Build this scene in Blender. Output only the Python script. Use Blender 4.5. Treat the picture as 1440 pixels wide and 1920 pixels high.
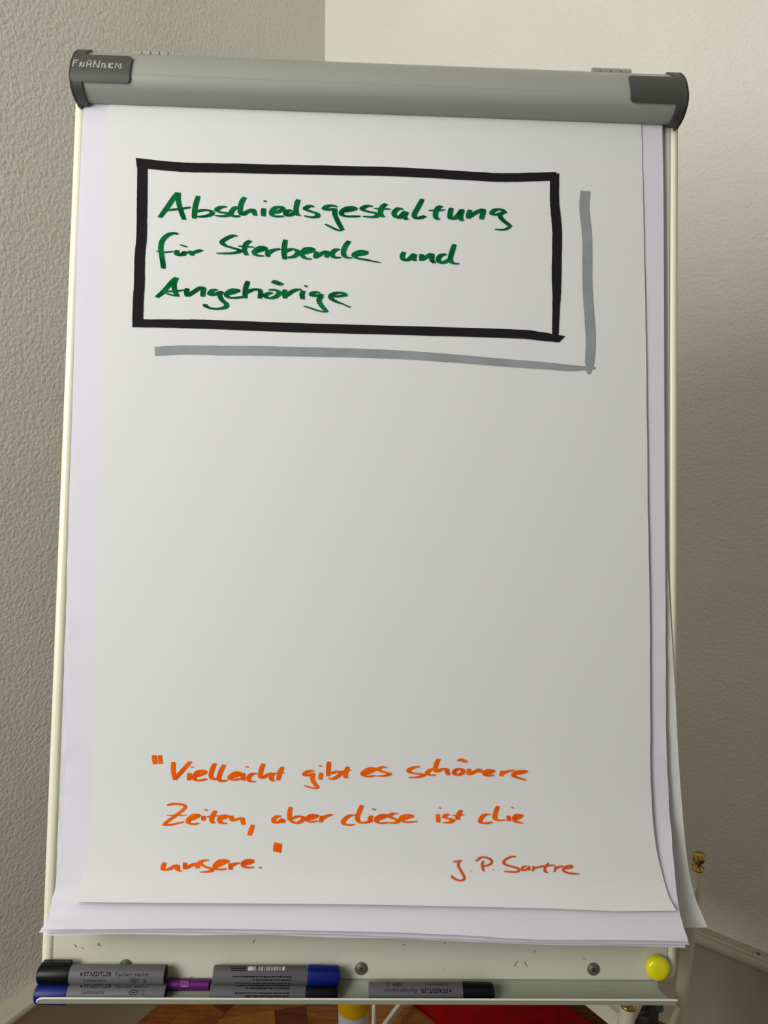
import bpy, bmesh, math, random
from mathutils import Vector, Matrix
random.seed(7)
D = bpy.data; SC = bpy.context.scene; COL = SC.collection
for o in list(D.objects): D.objects.remove(o, do_unlink=True)

# ------------------------------------------------------------------ camera
FPX, CX, CY = 1450.0, 720.0, 960.0
PITCH, ROLL = 13.0, 1.3
CAMLOC = Vector((0, 0, 1.5))
CR = Matrix.Rotation(math.radians(90 - PITCH), 3, 'X') @ Matrix.Rotation(math.radians(ROLL), 3, 'Z')
cam_d = D.cameras.new('camera'); cam_d.sensor_fit = 'VERTICAL'; cam_d.sensor_height = 24.0
cam_d.sensor_width = 18.0; cam_d.lens = 24.0 * FPX / 1920.0; cam_d.clip_start = 0.02
cam = D.objects.new('camera', cam_d); COL.objects.link(cam)
cam.matrix_world = Matrix.Translation(CAMLOC) @ CR.to_4x4()
SC.camera = cam
# room frame: s runs along the right wall, t along the left wall, both from the corner
TH = math.radians(33.13)
RS = Vector((math.cos(TH), -math.sin(TH), 0)); RT = Vector((-math.sin(TH), -math.cos(TH), 0))
CORNER = Vector((-0.1630, 2.013, 0))
def room(s, t, z=0.0): return CORNER + RS * s + RT * t + Vector((0, 0, z))
S_MAX, T_MAX, Z_MAX = 3.2, 2.8, 3.1

# ------------------------------------------------------------------ light
world = D.worlds.new('world'); SC.world = world; world.use_nodes = True
world.node_tree.nodes['Background'].inputs[0].default_value = (1.0, 0.97, 0.92, 1)
world.node_tree.nodes['Background'].inputs[1].default_value = 0.20
WS0, WS1, WZ0, WZ1 = 0.02, 0.70, 1.35, 2.95       # tall window behind and left of the camera
def area(name, loc, aim, sx, sy, power, col):
    l = D.lights.new(name, 'AREA'); l.shape = 'RECTANGLE'; l.size = sx; l.size_y = sy
    l.energy = power; l.color = col
    o = D.objects.new(name, l); COL.objects.link(o)
    o.matrix_world = Matrix.Translation(loc) @ (aim - loc).to_track_quat('-Z', 'Y').to_matrix().to_4x4()
    return o
wc = room((WS0 + WS1) / 2, T_MAX + 0.02, (WZ0 + WZ1) / 2)
area('window_daylight', wc, wc - RT, WS1 - WS0, WZ1 - WZ0, 45, (0.99, 0.995, 0.985))
SC.view_settings.view_transform = 'Standard'; SC.view_settings.look = 'None'
SC.view_settings.gamma = 1.0; SC.view_settings.use_curve_mapping = False
SC.view_settings.exposure = 0.0

# ------------------------------------------------------------------ helpers
def lin(c):
    return tuple(((x / 255) / 12.92 if x / 255 <= 0.04045 else ((x / 255 + 0.055) / 1.055) ** 2.4) for x in c)
def mat(name, rgb, rough=0.5, metal=0.0, var=0.0, vscale=8.0, bump=0.0, bscale=60.0, bdist=0.002,
        rgb2=None, stretch=None, coat=0.0, spec=0.5, detail=3.0):
    m = D.materials.new(name); m.use_nodes = True; nt = m.node_tree; b = nt.nodes['Principled BSDF']
    c = lin(rgb)
    b.inputs['Base Color'].default_value = (*c, 1)
    b.inputs['Roughness'].default_value = rough; b.inputs['Metallic'].default_value = metal
    b.inputs['Specular IOR Level'].default_value = spec
    b.inputs['Coat Weight'].default_value = coat
    tc = nt.nodes.new('ShaderNodeTexCoord'); mp = nt.nodes.new('ShaderNodeMapping')
    nt.links.new(tc.outputs['Object'], mp.inputs[0])
    if stretch: mp.inputs['Scale'].default_value = stretch
    if var or rgb2:
        n = nt.nodes.new('ShaderNodeTexNoise'); n.inputs['Scale'].default_value = vscale; n.inputs['Detail'].default_value = detail
        nt.links.new(mp.outputs[0], n.inputs['Vector'])
        r = nt.nodes.new('ShaderNodeValToRGB')
        c2 = lin(rgb2) if rgb2 else tuple(x * (1 - var) for x in c)
        r.color_ramp.elements[0].position = 0.35; r.color_ramp.elements[1].position = 0.65
        r.color_ramp.elements[0].color = (*c2, 1); r.color_ramp.elements[1].color = (*c, 1)
        nt.links.new(n.outputs[0], r.inputs[0]); nt.links.new(r.outputs[0], b.inputs['Base Color'])
    if bump:
        n2 = nt.nodes.new('ShaderNodeTexNoise'); n2.inputs['Scale'].default_value = bscale; n2.inputs['Detail'].default_value = 4
        nt.links.new(mp.outputs[0], n2.inputs['Vector'])
        bp = nt.nodes.new('ShaderNodeBump'); bp.inputs['Strength'].default_value = bump; bp.inputs['Distance'].default_value = bdist
        nt.links.new(n2.outputs[0], bp.inputs['Height']); nt.links.new(bp.outputs[0], b.inputs['Normal'])
    return m
M = {}
M['wall'] = mat('plaster_wall', (227, 225, 214), 0.9, bump=1.0, bscale=150, bdist=0.0024, var=0.05, vscale=3)
M['ceiling'] = mat('ceiling_paint', (225, 222, 214), 0.9)
M['trim'] = mat('painted_baseboard', (176, 169, 150), 0.45, var=0.06, vscale=5)
M['wood'] = mat('parquet_wood', (128, 76, 26), 0.5, rgb2=(98, 52, 16), spec=.25, vscale=14, stretch=(1, 9, 1))
M['wood2'] = mat('parquet_wood_light', (142, 92, 34), 0.5, rgb2=(116, 70, 24), spec=.25, vscale=14, stretch=(1, 9, 1))
M['wood3'] = mat('parquet_wood_dark', (92, 40, 14), 0.5, rgb2=(66, 26, 8), spec=.25, vscale=14, stretch=(1, 9, 1))
M['gapwood'] = mat('parquet_gap', (34, 18, 8), 0.8)
M['paper'] = mat('paper', (205, 205, 203), 0.85, spec=0.2, bump=0.04, bscale=30, bdist=0.004)
M['paper_pad'] = mat('pad_paper', (205, 202, 209), 0.85, spec=0.2, bump=0.08, bscale=28, bdist=0.004)
M['paper_old'] = mat('loose_paper', (205, 205, 198), 0.85, spec=0.2)
M['panel'] = mat('board_enamel', (201, 199, 180), 0.3, var=0.05, vscale=10)
M['frame'] = mat('board_frame_plastic', (222, 218, 196), 0.3)
M['alu'] = mat('grey_aluminium', (143, 146, 136), 0.38, var=0.05, vscale=6, stretch=(0.2, 1, 1))
M['traym'] = mat('tray_metal', (146, 150, 130), 0.4, var=0.08, vscale=12)
M['lipm'] = mat('tray_lip_metal', (205, 205, 192), 0.3)
M['dark'] = mat('dark_grey_plastic', (60, 60, 56), 0.5, bump=0.05, bscale=400, bdist=0.0005)
M['logo'] = mat('logo_print', (150, 150, 145), 0.6)
M['steel'] = mat('screw_steel', (112, 108, 96), 0.5, metal=0.5)
M['screwdark'] = mat('screw_recess', (40, 36, 32), 0.6)
M['green_screw'] = mat('green_stained_screw', (76, 96, 58), 0.5, metal=0.2)
M['yellow'] = mat('yellow_plastic', (222, 208, 4), 0.22, spec=0.6)
M['ycol'] = mat('yellow_band', (196, 148, 4), 0.6, spec=.2)
M['white_tube'] = mat('white_tube', (178, 180, 184), 0.5)
M['green'] = mat('green_ink', (8, 104, 54), 0.9, rgb2=(2, 70, 36), vscale=70, spec=.05)
M['black'] = mat('black_ink', (32, 29, 31), 0.9, spec=.05)
M['grey'] = mat('grey_ink', (139, 143, 144), 0.9, rgb2=(128, 133, 134), vscale=30, spec=.05)
M['orange'] = mat('orange_ink', (232, 96, 0), 0.9, rgb2=(208, 76, 8), vscale=60, spec=.05)
M['orange_thin'] = mat('orange_pen_ink', (200, 80, 28), 0.9, spec=.05)
M['scuff'] = mat('scuff', (110, 108, 96), 0.7)
M['speck'] = mat('ink_speck', (92, 98, 78), 0.8, spec=.1)
M['mbody'] = mat('marker_barrel', (90, 88, 90), 0.5, spec=.25)
M['mblack'] = mat('black_cap', (8, 9, 10), 0.35, spec=.2)
M['mblue'] = mat('blue_cap', (4, 22, 98), 0.4, spec=.25)
M['mprint'] = mat('black_print', (8, 8, 8), 0.8, spec=.05)
M['mprint2'] = mat('faded_print', (20, 19, 20), 0.8, spec=.05)
M['mwhite'] = mat('white_print', (205, 205, 205), 0.6)
M['purple'] = mat('purple_barrel', (84, 16, 94), 0.4, spec=.3)
M['lilac'] = mat('lilac_print', (190, 150, 190), 0.6)
M['brass'] = mat('brass', (176, 150, 78), 0.2, metal=1.0)
M['rack'] = mat('white_lacquer', (216, 210, 190), 0.4)
M['red'] = mat('red_card', (140, 0, 4), 0.7, var=0.3, vscale=22, spec=.1)
M['bag'] = mat('black_bag', (16, 15, 16), 0.6, bump=0.3, bscale=120, bdist=0.001)
M['teal'] = mat('teal_cloth', (92, 132, 118), 0.8, bump=0.3, bscale=200, bdist=0.001)
M['shelf'] = mat('white_shelf', (212, 208, 206), 0.4)
M['caster'] = mat('black_rubber', (24, 24, 24), 0.6)

def setp(o, label=None, cat=None, group=None, kind=None):
    if label: o['label'] = label
    if cat: o['category'] = cat
    if group: o['group'] = group
    if kind: o['kind'] = kind
    return o
def thing(name, label, cat, loc, group=None):
    o = D.objects.new(name, None); COL.objects.link(o); o.location = loc; o.empty_display_size = 0.05
    return setp(o, label, cat, group)
def wloc(o):
    v = Vector(o.location)
    while o.parent: o = o.parent; v += o.location
    return v
def obj(name, verts, faces, m, parent=None, origin=None, smooth=False, angle=None, label=None, norm=True):
    """verts in world coordinates; the object's origin goes to `origin` (or its parent's place)"""
    if origin is None: origin = wloc(parent) if parent else Vector((0, 0, 0))
    base = wloc(parent) if parent else Vector((0, 0, 0))
    me = D.meshes.new(name); me.from_pydata([tuple(Vector(v) - origin) for v in verts], [], faces)
    mats = m if isinstance(m, (list, tuple)) else [m]
    for x in mats: me.materials.append(x)
    if norm:
        b = bmesh.new(); b.from_mesh(me); bmesh.ops.recalc_face_normals(b, faces=b.faces); b.to_mesh(me); b.free()
    if smooth:
        me.polygons.foreach_set('use_smooth', [True] * len(me.polygons))
        if angle is not None: me.set_sharp_from_angle(angle=math.radians(angle))
    me.update()
    o = D.objects.new(name, me); COL.objects.link(o)
    o.parent = parent; o.location = origin - base
    if label: o['label'] = label
    return o
class MB:
    def __init__(s): s.v = []; s.f = []
    def add(s, vs, fs):
        k = len(s.v); s.v += [Vector(v) for v in vs]; s.f += [tuple(i + k for i in f) for f in fs]; return s
    def box(s, O, A, B, C):
        A, B, C = Vector(A), Vector(B), Vector(C); O = Vector(O)
        return s.add([O, O + A, O + A + B, O + B, O + C, O + A + C, O + A + B + C, O + B + C],
                     [(0, 3, 2, 1), (4, 5, 6, 7), (0, 1, 5, 4), (1, 2, 6, 5), (2, 3, 7, 6), (3, 0, 4, 7)])
    def lathe(s, O, ax, prof, n=20, cap=True):
        """prof: list of (distance along axis, radius)"""
        ax = Vector(ax).normalized(); p = ax.orthogonal().normalized(); q = ax.cross(p)
        vs = []
        for d, r in prof:
            for i in range(n):
                a = 2 * math.pi * i / n
                vs.append(Vector(O) + ax * d + (p * math.cos(a) + q * math.sin(a)) * r)
        fs = []
        for j in range(len(prof) - 1):
            for i in range(n): fs.append((j * n + i, j * n + (i + 1) % n, (j + 1) * n + (i + 1) % n, (j + 1) * n + i))
        if cap: fs.append(tuple(range(n))); fs.append(tuple((len(prof) - 1) * n + i for i in range(n)))
        return s.add(vs, fs)
    def tube(s, pts, r, n=10):
        pts = [Vector(p) for p in pts]; vs = []; fs = []; ref = None
        for i, p in enumerate(pts):
            d = (pts[min(i + 1, len(pts) - 1)] - pts[max(i - 1, 0)]).normalized()
            if ref is None: ref = d.orthogonal().normalized()
            ref = (ref - d * ref.dot(d)).normalized(); q = d.cross(ref)
            rr = r[i] if isinstance(r, (list, tuple)) else r
            for k in range(n):
                a = 2 * math.pi * k / n; vs.append(p + (ref * math.cos(a) + q * math.sin(a)) * rr)
        for j in range(len(pts) - 1):
            for k in range(n): fs.append((j * n + k, j * n + (k + 1) % n, (j + 1) * n + (k + 1) % n, (j + 1) * n + k))
        fs += [tuple(range(n)), tuple((len(pts) - 1) * n + k for k in range(n))]
        return s.add(vs, fs)
    def obj(s, name, m, parent=None, **k): return obj(name, s.v, s.f, m, parent, **k)
def crv(pts, sub=6):
    """Catmull-Rom through n-D points"""
    if len(pts) < 3: 
        return [tuple(a + (b - a) * i / sub for a, b in zip(pts[0], pts[1])) for i in range(sub + 1)]
    P = [tuple(2 * a - b for a, b in zip(pts[0], pts[1]))] + list(pts) + [tuple(2 * a - b for a, b in zip(pts[-1], pts[-2]))]
    out = []
    for i in range(1, len(P) - 2):
        for k in range(sub):
            t = k / sub
            out.append(tuple(0.5 * (2 * b + (c - a) * t + (2 * a - 5 * b + 4 * c - d) * t * t + (-a + 3 * b - 3 * c + d) * t ** 3)
                             for a, b, c, d in zip(P[i - 1], P[i], P[i + 1], P[i + 2])))
    out.append(tuple(pts[-1])); return out
def interp(tab, x):
    if x <= tab[0][0]: return tab[0][1]
    for (a, b), (c, d) in zip(tab, tab[1:]):
        if x <= c: return b + (d - b) * (x - a) / (c - a)
    return tab[-1][1]

# board frame: u right, v up the board, w out of the board towards the room
BO = CAMLOC + Vector((-0.01297, 0.82010, -0.21591))
BU = Vector((0.99957, 0.0291, -0.0055)).normalized()
BV = Vector((-0.0025, 0.2691, 0.9631)); BV = (BV - BU * BV.dot(BU)).normalized(); BW = BU.cross(BV)
def bd(u, v, w=0.0): return BO + BU * u + BV * v + BW * w
def loc(x, y, w=0.0):
    """board coordinates of the spot that the photograph shows at (x, y), at height w over the board"""
    d = CR @ Vector(((x - CX) / FPX, -(y - CY) / FPX, -1))
    t = ((BO + BW * w) - CAMLOC).dot(BW) / d.dot(BW)
    q = CAMLOC + d * t - BO
    return q.dot(BU), q.dot(BV)
def bp(x, y, w=0.0): return bd(*loc(x, y, w), w)
def onz(x, y, z):
    d = CR @ Vector(((x - CX) / FPX, -(y - CY) / FPX, -1)); return CAMLOC + d * ((z - CAMLOC.z) / d.z)

# ------------------------------------------------------------------ room shell
def rbox(s0, s1, t0, t1, z0, z1, mb=None):
    mb = mb or MB(); return mb.box(room(s0, t0, z0), RS * (s1 - s0), RT * (t1 - t0), (0, 0, z1 - z0))
def struct(name, mb, m, **k): return setp(mb.obj(name, m, **k), kind='structure')
struct('wall_right', rbox(-0.1, S_MAX + 0.1, -0.1, 0, 0, Z_MAX), M['wall'])
struct('wall_left', rbox(-0.1, 0, 0, T_MAX + 0.1, 0, Z_MAX), M['wall'])
struct('ceiling', rbox(-0.1, S_MAX + 0.1, -0.1, T_MAX + 0.1, Z_MAX, Z_MAX + 0.1), M['ceiling'])
floor = struct('floor', rbox(-0.1, S_MAX + 0.1, -0.1, T_MAX + 0.1, -0.06, -0.012), M['gapwood'])
BT = 0.0335                                        # how far the baseboards stand off the walls
CAPZ = 0.2578
bprof = [(0, 0), (BT - .004, 0), (BT - .004, CAPZ - .030), (BT, CAPZ - .024), (BT + .004, CAPZ - .018), (BT + .005, CAPZ - .010),
         (BT + .002, CAPZ - .004), (BT - .004, CAPZ - .001), (BT - .010, CAPZ - .003), (BT - .014, CAPZ), (0, CAPZ)]
def sweep(P, Q, prof):
    mb = MB(); n = len(prof); mb.add([P(*p) for p in prof] + [Q(*p) for p in prof],
        [(i, (i + 1) % n, n + (i + 1) % n, n + i) for i in range(n)] + [tuple(range(n)), tuple(range(2 * n - 1, n - 1, -1))]); return mb
bbr = sweep(lambda d, z: room(d, d, z), lambda d, z: room(S_MAX - d, d, z), bprof)
base_r = struct('baseboard_right', bbr, M['trim'], smooth=True, angle=35)
bbl = sweep(lambda d, z: room(d, d, z), lambda d, z: room(d, T_MAX, z), bprof)
struct('baseboard_left', bbl, M['trim'], smooth=True, angle=35)
p = onz(1422, 1788, CAPZ)
MB().lathe(p - Vector((0, 0, .001)), (0, 0, 1), [(0, .004), (.0014, .004), (.0022, .002)], 12).obj('screw', M['steel'], base_r)

# parquet: two frieze boards along each wall, herringbone inside
def clip(poly, inside, cut):
    out = []
    for i, a in enumerate(poly):
        b = poly[(i + 1) % len(poly)]
        if inside(a): out.append(a)
        if inside(a) != inside(b): out.append(cut(a, b))
    return out
def halfclip(poly, ax, lim, sign):
    return clip(poly, lambda p: (p[ax] - lim) * sign >= 0,
                lambda a, b: tuple(a[k] + (b[k] - a[k]) * (lim - a[ax]) / (b[ax] - a[ax]) for k in (0, 1)))
def plank(poly, m):
    if len(poly) < 3: return
    ar = abs(sum(a[0] * b[1] - b[0] * a[1] for a, b in zip(poly, poly[1:] + poly[:1]))) / 2
    if ar < 2e-4: return
    cx_ = sum(p[0] for p in poly) / len(poly); cy_ = sum(p[1] for p in poly) / len(poly)
    n = len(poly); zt = random.uniform(-.0006, 0); g = .0012
    def sh(p, k):
        dx, dy = cx_ - p[0], cy_ - p[1]; L = math.hypot(dx, dy); return (p[0] + dx / L * k, p[1] + dy / L * k)
    lo = [room(*sh(p, .0006), -.012) for p in poly]; md = [room(*sh(p, .0006), zt - .001) for p in poly]; up = [room(*sh(p, .0006 + g), zt) for p in poly]
    fs = [tuple(range(2 * n, 3 * n))] + [(k * n + i, k * n + (i + 1) % n, (k + 1) * n + (i + 1) % n, (k + 1) * n + i) for k in (0, 1) for i in range(n)]
    obj('plank', lo + md + up, fs, m, floor, origin=room(cx_, cy_, 0))
def wpick(): return random.choice([M['wood'], M['wood'], M['wood2'], M['wood3']])
F0, FW, FI = 0.0, 0.085, 0.17
for k in range(2):
    a, b = k * FW, (k + 1) * FW; y = a; x = a
    L = [0.0 + a, .37 + .2 * k, .95, 1.5, 2.0]
    for q0, q1 in zip(L, L[1:]):
        plank([(a, q0), (b, q0 if q0 > a else q0 + FW), (b, q1), (a, q1)], wpick())
        plank([(q0, a), (q1, a), (q1, b), (q0 if q0 > a else q0 + FW, b)], wpick())
pw, pl = 0.07, 0.42; c45 = math.sqrt(.5); cnt = 0
for i in range(-14, 40):
    for j in range(-8, 9):
        for kind in (0, 1):
            ox, oy = i * pw + j * pl, i * pw - j * pl
            # classic herringbone: horizontal piece then vertical piece, stepped along the diagonal
            q = [(ox, oy), (ox + pl, oy), (ox + pl, oy + pw), (ox, oy + pw)] if kind == 0 else \
                [(ox, oy + pw), (ox + pw, oy + pw), (ox + pw, oy + pw + pl), (ox, oy + pw + pl)]
            q = [((a - b) * c45 + 0.9, (a + b) * c45 + 0.55) for a, b in q]
            if not all(-.3 < a < 2.0 and -.3 < b < 1.9 for a, b in q): continue
            for ax in (0, 1): q = halfclip(q, ax, FI, 1) if len(q) > 2 else q
            if len(q) > 2: plank(q, wpick()); cnt += 1
print('planks', cnt)
mbf = MB(); mbf.box(room(0, 0, -.0118), RS * S_MAX, RT * T_MAX, (0, 0, .001))

# ------------------------------------------------------------------ flip chart
CB = Vector((-0.027, 0.905, 0))                     # foot of the column
chart = thing('flip_chart', 'white flip chart easel with a grey clamp bar, standing in the room corner', 'flip chart', CB)
VB = loc(680, 1836, 0)[1]; VT = 0.50
U0, U1 = -0.340, 0.340
def slab(u0, u1, v0, v1, w0, w1, rc, re, n=8, m=5):
    """rounded board: rc plan corner radius (4 values: bl, br, tr, tl), re front edge radius"""
    def loop(ins, w):
        pts = []
        for (cu, cv, a0), r in zip(((u0, v0, 180), (u1, v0, 270), (u1, v1, 0), (u0, v1, 90)), rc):
            rr = max(r - ins, 0.0005); su = 1 if cu == u0 else -1; sv = 1 if cv == v0 else -1
            ccu, ccv = cu + su * max(r, ins + .0005), cv + sv * max(r, ins + .0005)
            for k in range(n + 1):
                a = math.radians(a0 + 90 * k / n); pts.append(bd(ccu + rr * math.cos(a), ccv + rr * math.sin(a), w))
        return pts
    loops = [loop(0, w0)] + [loop(re * (1 - math.cos(math.pi / 2 * k / m)), w1 - re + re * math.sin(math.pi / 2 * k / m)) for k in range(m + 1)]
    N = len(loops[0]); vs = [p for l in loops for p in l]
    fs = [(j * N + i, j * N + (i + 1) % N, (j + 1) * N + (i + 1) % N, (j + 1) * N + i) for j in range(len(loops) - 1) for i in range(N)]
    fs += [tuple(range(N)), tuple(range((len(loops) - 1) * N, len(loops) * N))]
    return MB().add(vs, fs)
panel = slab(U0 + .0125, U1 - .0105, VB, VT, -.018, 0.0, (.0006,) * 4, .0005, n=1, m=1).obj('writing_panel', M['panel'], chart)
slab(U0, U0 + .0125, VB, VT, -.020, 0.0012, (.006, .0006, .0006, .006), .0055).obj('side_frame', M['frame'], chart, smooth=True, angle=50)
slab(U1 - .0105, U1, VB, VT, -.020, 0.0012, (.0006, .009, .006, .0006), .0055).obj('side_frame', M['frame'], chart, smooth=True, angle=50)

# clamp bar: profile in (w, v), v read where the photograph shows each height at x = 300
HP = [(w, loc(300, y, w)[1]) for w, y in ((.0085, 199), (.0150, 192), (.0230, 180), (.0290, 167), (.0325, 155), (.0338, 146), (.0336, 141), (.0320, 131), (.0285, 119), (.0220, 109), (.0130, 103.5), (.004, 103))]
HL = crv(HP, 3)
UL, UR = loc(131, 140, .033)[0], loc(1290, 180, .033)[0]
def extr(prof, u0, u1, m, name, parent, close=True, smooth=True, angle=40, label=None):
    n = len(prof); vs = [bd(u0, v, w) for w, v in prof] + [bd(u1, v, w) for w, v in prof]
    fs = [(i, (i + 1) % n, n + (i + 1) % n, n + i) for i in range(n)] + [tuple(range(n)), tuple(range(2 * n - 1, n - 1, -1))]
    return obj(name, vs, fs, m, parent, smooth=smooth, angle=angle, label=label)
hb = HL + [(-.020, HL[-1][1]), (-.020, HL[-1][1] - .012), (.003, HL[-1][1] - .012), (.003, HL[0][1] + .004)]
# a fine seam runs along the bar above its widest point
k = max(range(len(HL)), key=lambda i: HL[i][0])
seam = [(HL[k + 1][0], HL[k + 1][1]), (HL[k + 1][0] + .0003, HL[k + 1][1] + .0005), (HL[k + 1][0] - .0001, HL[k + 1][1] + .0012), (HL[k + 1][0] - .0004, HL[k + 1][1] + .0016)]
hb2 = HL[:k + 2] + seam[1:] + HL[k + 3:] + hb[len(HL):]
clamp = extr(hb2, UL + .006, UR - .006, M['alu'], 'clamp_bar', chart)
def offs(prof, d):
    out = []
    for i, (w, v) in enumerate(prof):
        a = prof[max(i - 1, 0)]; b = prof[min(i + 1, len(prof) - 1)]
        tw, tv = b[0] - a[0], b[1] - a[1]; L = math.hypot(tw, tv); out.append((w + tv / L * d, v - tw / L * d))
    return out
def shell(prof_in, prof_out, ua, ub, m, name, parent, label=None):
    """ua/ub: functions of the profile index giving the end of the patch"""
    n = len(prof_in); vs = []
    for i in range(n):
        vs += [bd(ua(i), prof_out[i][1], prof_out[i][0]), bd(ub(i), prof_out[i][1], prof_out[i][0]),
               bd(ua(i), prof_in[i][1], prof_in[i][0]), bd(ub(i), prof_in[i][1], prof_in[i][0])]
    fs = []
    for i in range(n - 1):
        a, b = 4 * i, 4 * i + 4
        fs += [(a, a + 1, b + 1, b), (a + 2, b + 2, b + 3, a + 3), (a, b, b + 2, a + 2), (a + 1, a + 3, b + 3, b + 1)]
    fs += [(0, 2, 3, 1), (4 * n - 4, 4 * n - 3, 4 * n - 1, 4 * n - 2)]
    return vs, fs
EXT = [(HL[0][0] - .002, HL[0][1] - .0012)] + HL + [(-.004, HL[-1][1] + .0012), (-.016, HL[-1][1] + .0012)]
EO, EI = offs(EXT, .0024), offs(EXT, -.0004)
n = len(HL)
def endcap(side):
    uo = UL if side < 0 else UR; s = -side
    mb = MB()
    vs, fs = shell(EI, EO, lambda i: uo, lambda i: uo + s * (.0125 if i > 3 else .0125), None, None, None); mb.add(vs, fs)
    ring = [bd(uo, v, w) for w, v in EO] + [bd(uo, EO[0][1] + .003, -.016)]
    ring2 = [bd(uo + s * .003, v, w) for w, v in EO] + [bd(uo + s * .003, EO[0][1] + .003, -.016)]
    N = len(ring); mb.add(ring + ring2, [tuple(range(N)), tuple(range(N, 2 * N))] + [(i, (i + 1) % N, N + (i + 1) % N, N + i) for i in range(N)])
    # wide tab over the upper half of the bar, with rounded free corners
    i0 = min(range(n), key=lambda i: abs(HL[i][1] - loc(200, 153.5, HL[i][0])[1])); i1 = n - 8
    sub = HL[i0:i1 + 1]; tin, tout = offs(sub, -.0004), offs(sub, .0026)
    cum = [0]
    for a, b in zip(sub, sub[1:]): cum.append(cum[-1] + math.hypot(b[0] - a[0], b[1] - a[1]))
    T = cum[-1]; W = .0640; rc = .0045
    # resample finely for round corners
    def at(lst, d):
        for q in range(len(cum) - 1):
            if d <= cum[q + 1] + 1e-9:
                f = (d - cum[q]) / (cum[q + 1] - cum[q]); return tuple(a + (b - a) * f for a, b in zip(lst[q], lst[q + 1]))
        return lst[-1]
    ds = sorted(set([rc * (1 - math.cos(math.pi / 2 * q / 6)) for q in range(7)] + [T - rc * (1 - math.cos(math.pi / 2 * q / 6)) for q in range(7)] + [rc + (T - 2 * rc) * q / 8 for q in range(9)]))
    pin = [at(tin, d) for d in ds]; pout = [at(tout, d) for d in ds]
    def end(i):
        d = ds[i]; e = max(rc - d, d - (T - rc), 0); return uo + s * (W - rc + math.sqrt(max(rc * rc - e * e, 0)))
    vs, fs = shell(pin, pout, lambda i: uo + s * .002, end, None, None, None); mb.add(vs, fs)
    cap = mb.obj('end_cap', M['dark'], chart, smooth=True, angle=38)
    return cap, sub, cum, at, offs(sub, .0028)
capL, sub, cum, at, tl = endcap(-1)
capR = endcap(1)[0]
# maker's pixel lettering on the left cap
glyph = {'F': ['####', '#...', '###.', '#...', '#...', '#...'], 'r': ['....', '....', '##.#', '##.#', '##.#', '#.##'],
         'A': ['.##.', '#..#', '#..#', '####', '#..#', '#..#'], 'N': ['#...#', '##..#', '##..#', '#.#.#', '#..##', '#..##'],
         'k': ['....', '....', '###.', '#.#.', '#.##', '#.##'], 'e': ['....', '....', '####', '##..', '##..', '####'],
         'n': ['.....', '.....', '##.##', '#.#.#', '#.#.#', '#..##']}
u_a = loc(137, 124, .033)[0]; u_b = loc(229, 124, .033)[0]
word = ['F', 'r', 'A', 'N', 'k', 'e', 'n']; cols = sum(len(glyph[g][0]) + 1.3 for g in word) - 1.3
cw = (u_b - u_a) / cols; mb = MB(); x = u_a
vtop = loc(180, 116, .030)[1]; vbot = loc(180, 129.5, .033)[1]
def capsurf(v):
    best = None
    for q in range(len(tl) - 1):
        a, b = tl[q], tl[q + 1]
        if a[1] <= v <= b[1]:
            f = (v - a[1]) / (b[1] - a[1]); return a[0] + (b[0] - a[0]) * f
    return tl[-1][0]
for g in word:
    for r, row in enumerate(glyph[g]):
        for c, ch in enumerate(row):
            if ch != '#': continue
            va = vtop + (vbot - vtop) * r / 6; vb_ = vtop + (vbot - vtop) * (r + 1.0) / 6; a, b = x + c * cw, x + (c + 1.0) * cw
            mb.add([bd(a, va, capsurf(va) + .0002), bd(b, va, capsurf(va) + .0002), bd(b, vb_, capsurf(vb_) + .0002), bd(a, vb_, capsurf(vb_) + .0002)], [(0, 1, 2, 3)])
    x += (len(glyph[g][0]) + 1.3) * cw
mb.obj('maker_lettering', M['logo'], capL, norm=False)
# hinges behind the top edge of the bar
for xa, xb, ya, yb in ((251, 317, 99.0, 100.5), (1108, 1183, 130, 132.5)):
    wq = -.006
    ua, va = loc(xa, ya, wq); ub, vb_ = loc(xb, yb, wq); va = vb_ = (va + vb_) / 2
    if xa > 1000: va = vb_ = HL[-1][1] + .0075
    else: va = vb_ = HL[-1][1] + .0068
    leaf = MB().box(bd(ua, va - .006, wq - .004), BU * (ub - ua), BV * .006, BW * .002).obj('hinge', M['alu'], chart)
    for q in range(4):
        a = ua + (ub - ua) * q / 4 + .0006; b = ua + (ub - ua) * (q + 1) / 4 - .0004
        MB().lathe(bd(a, va, wq), BU, [(0, .0029), (.0004, .0033), (b - a - .0004, .0033), (b - a, .0029)], 14).obj('knuckle', M['alu'], leaf, smooth=True, angle=40)

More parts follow.
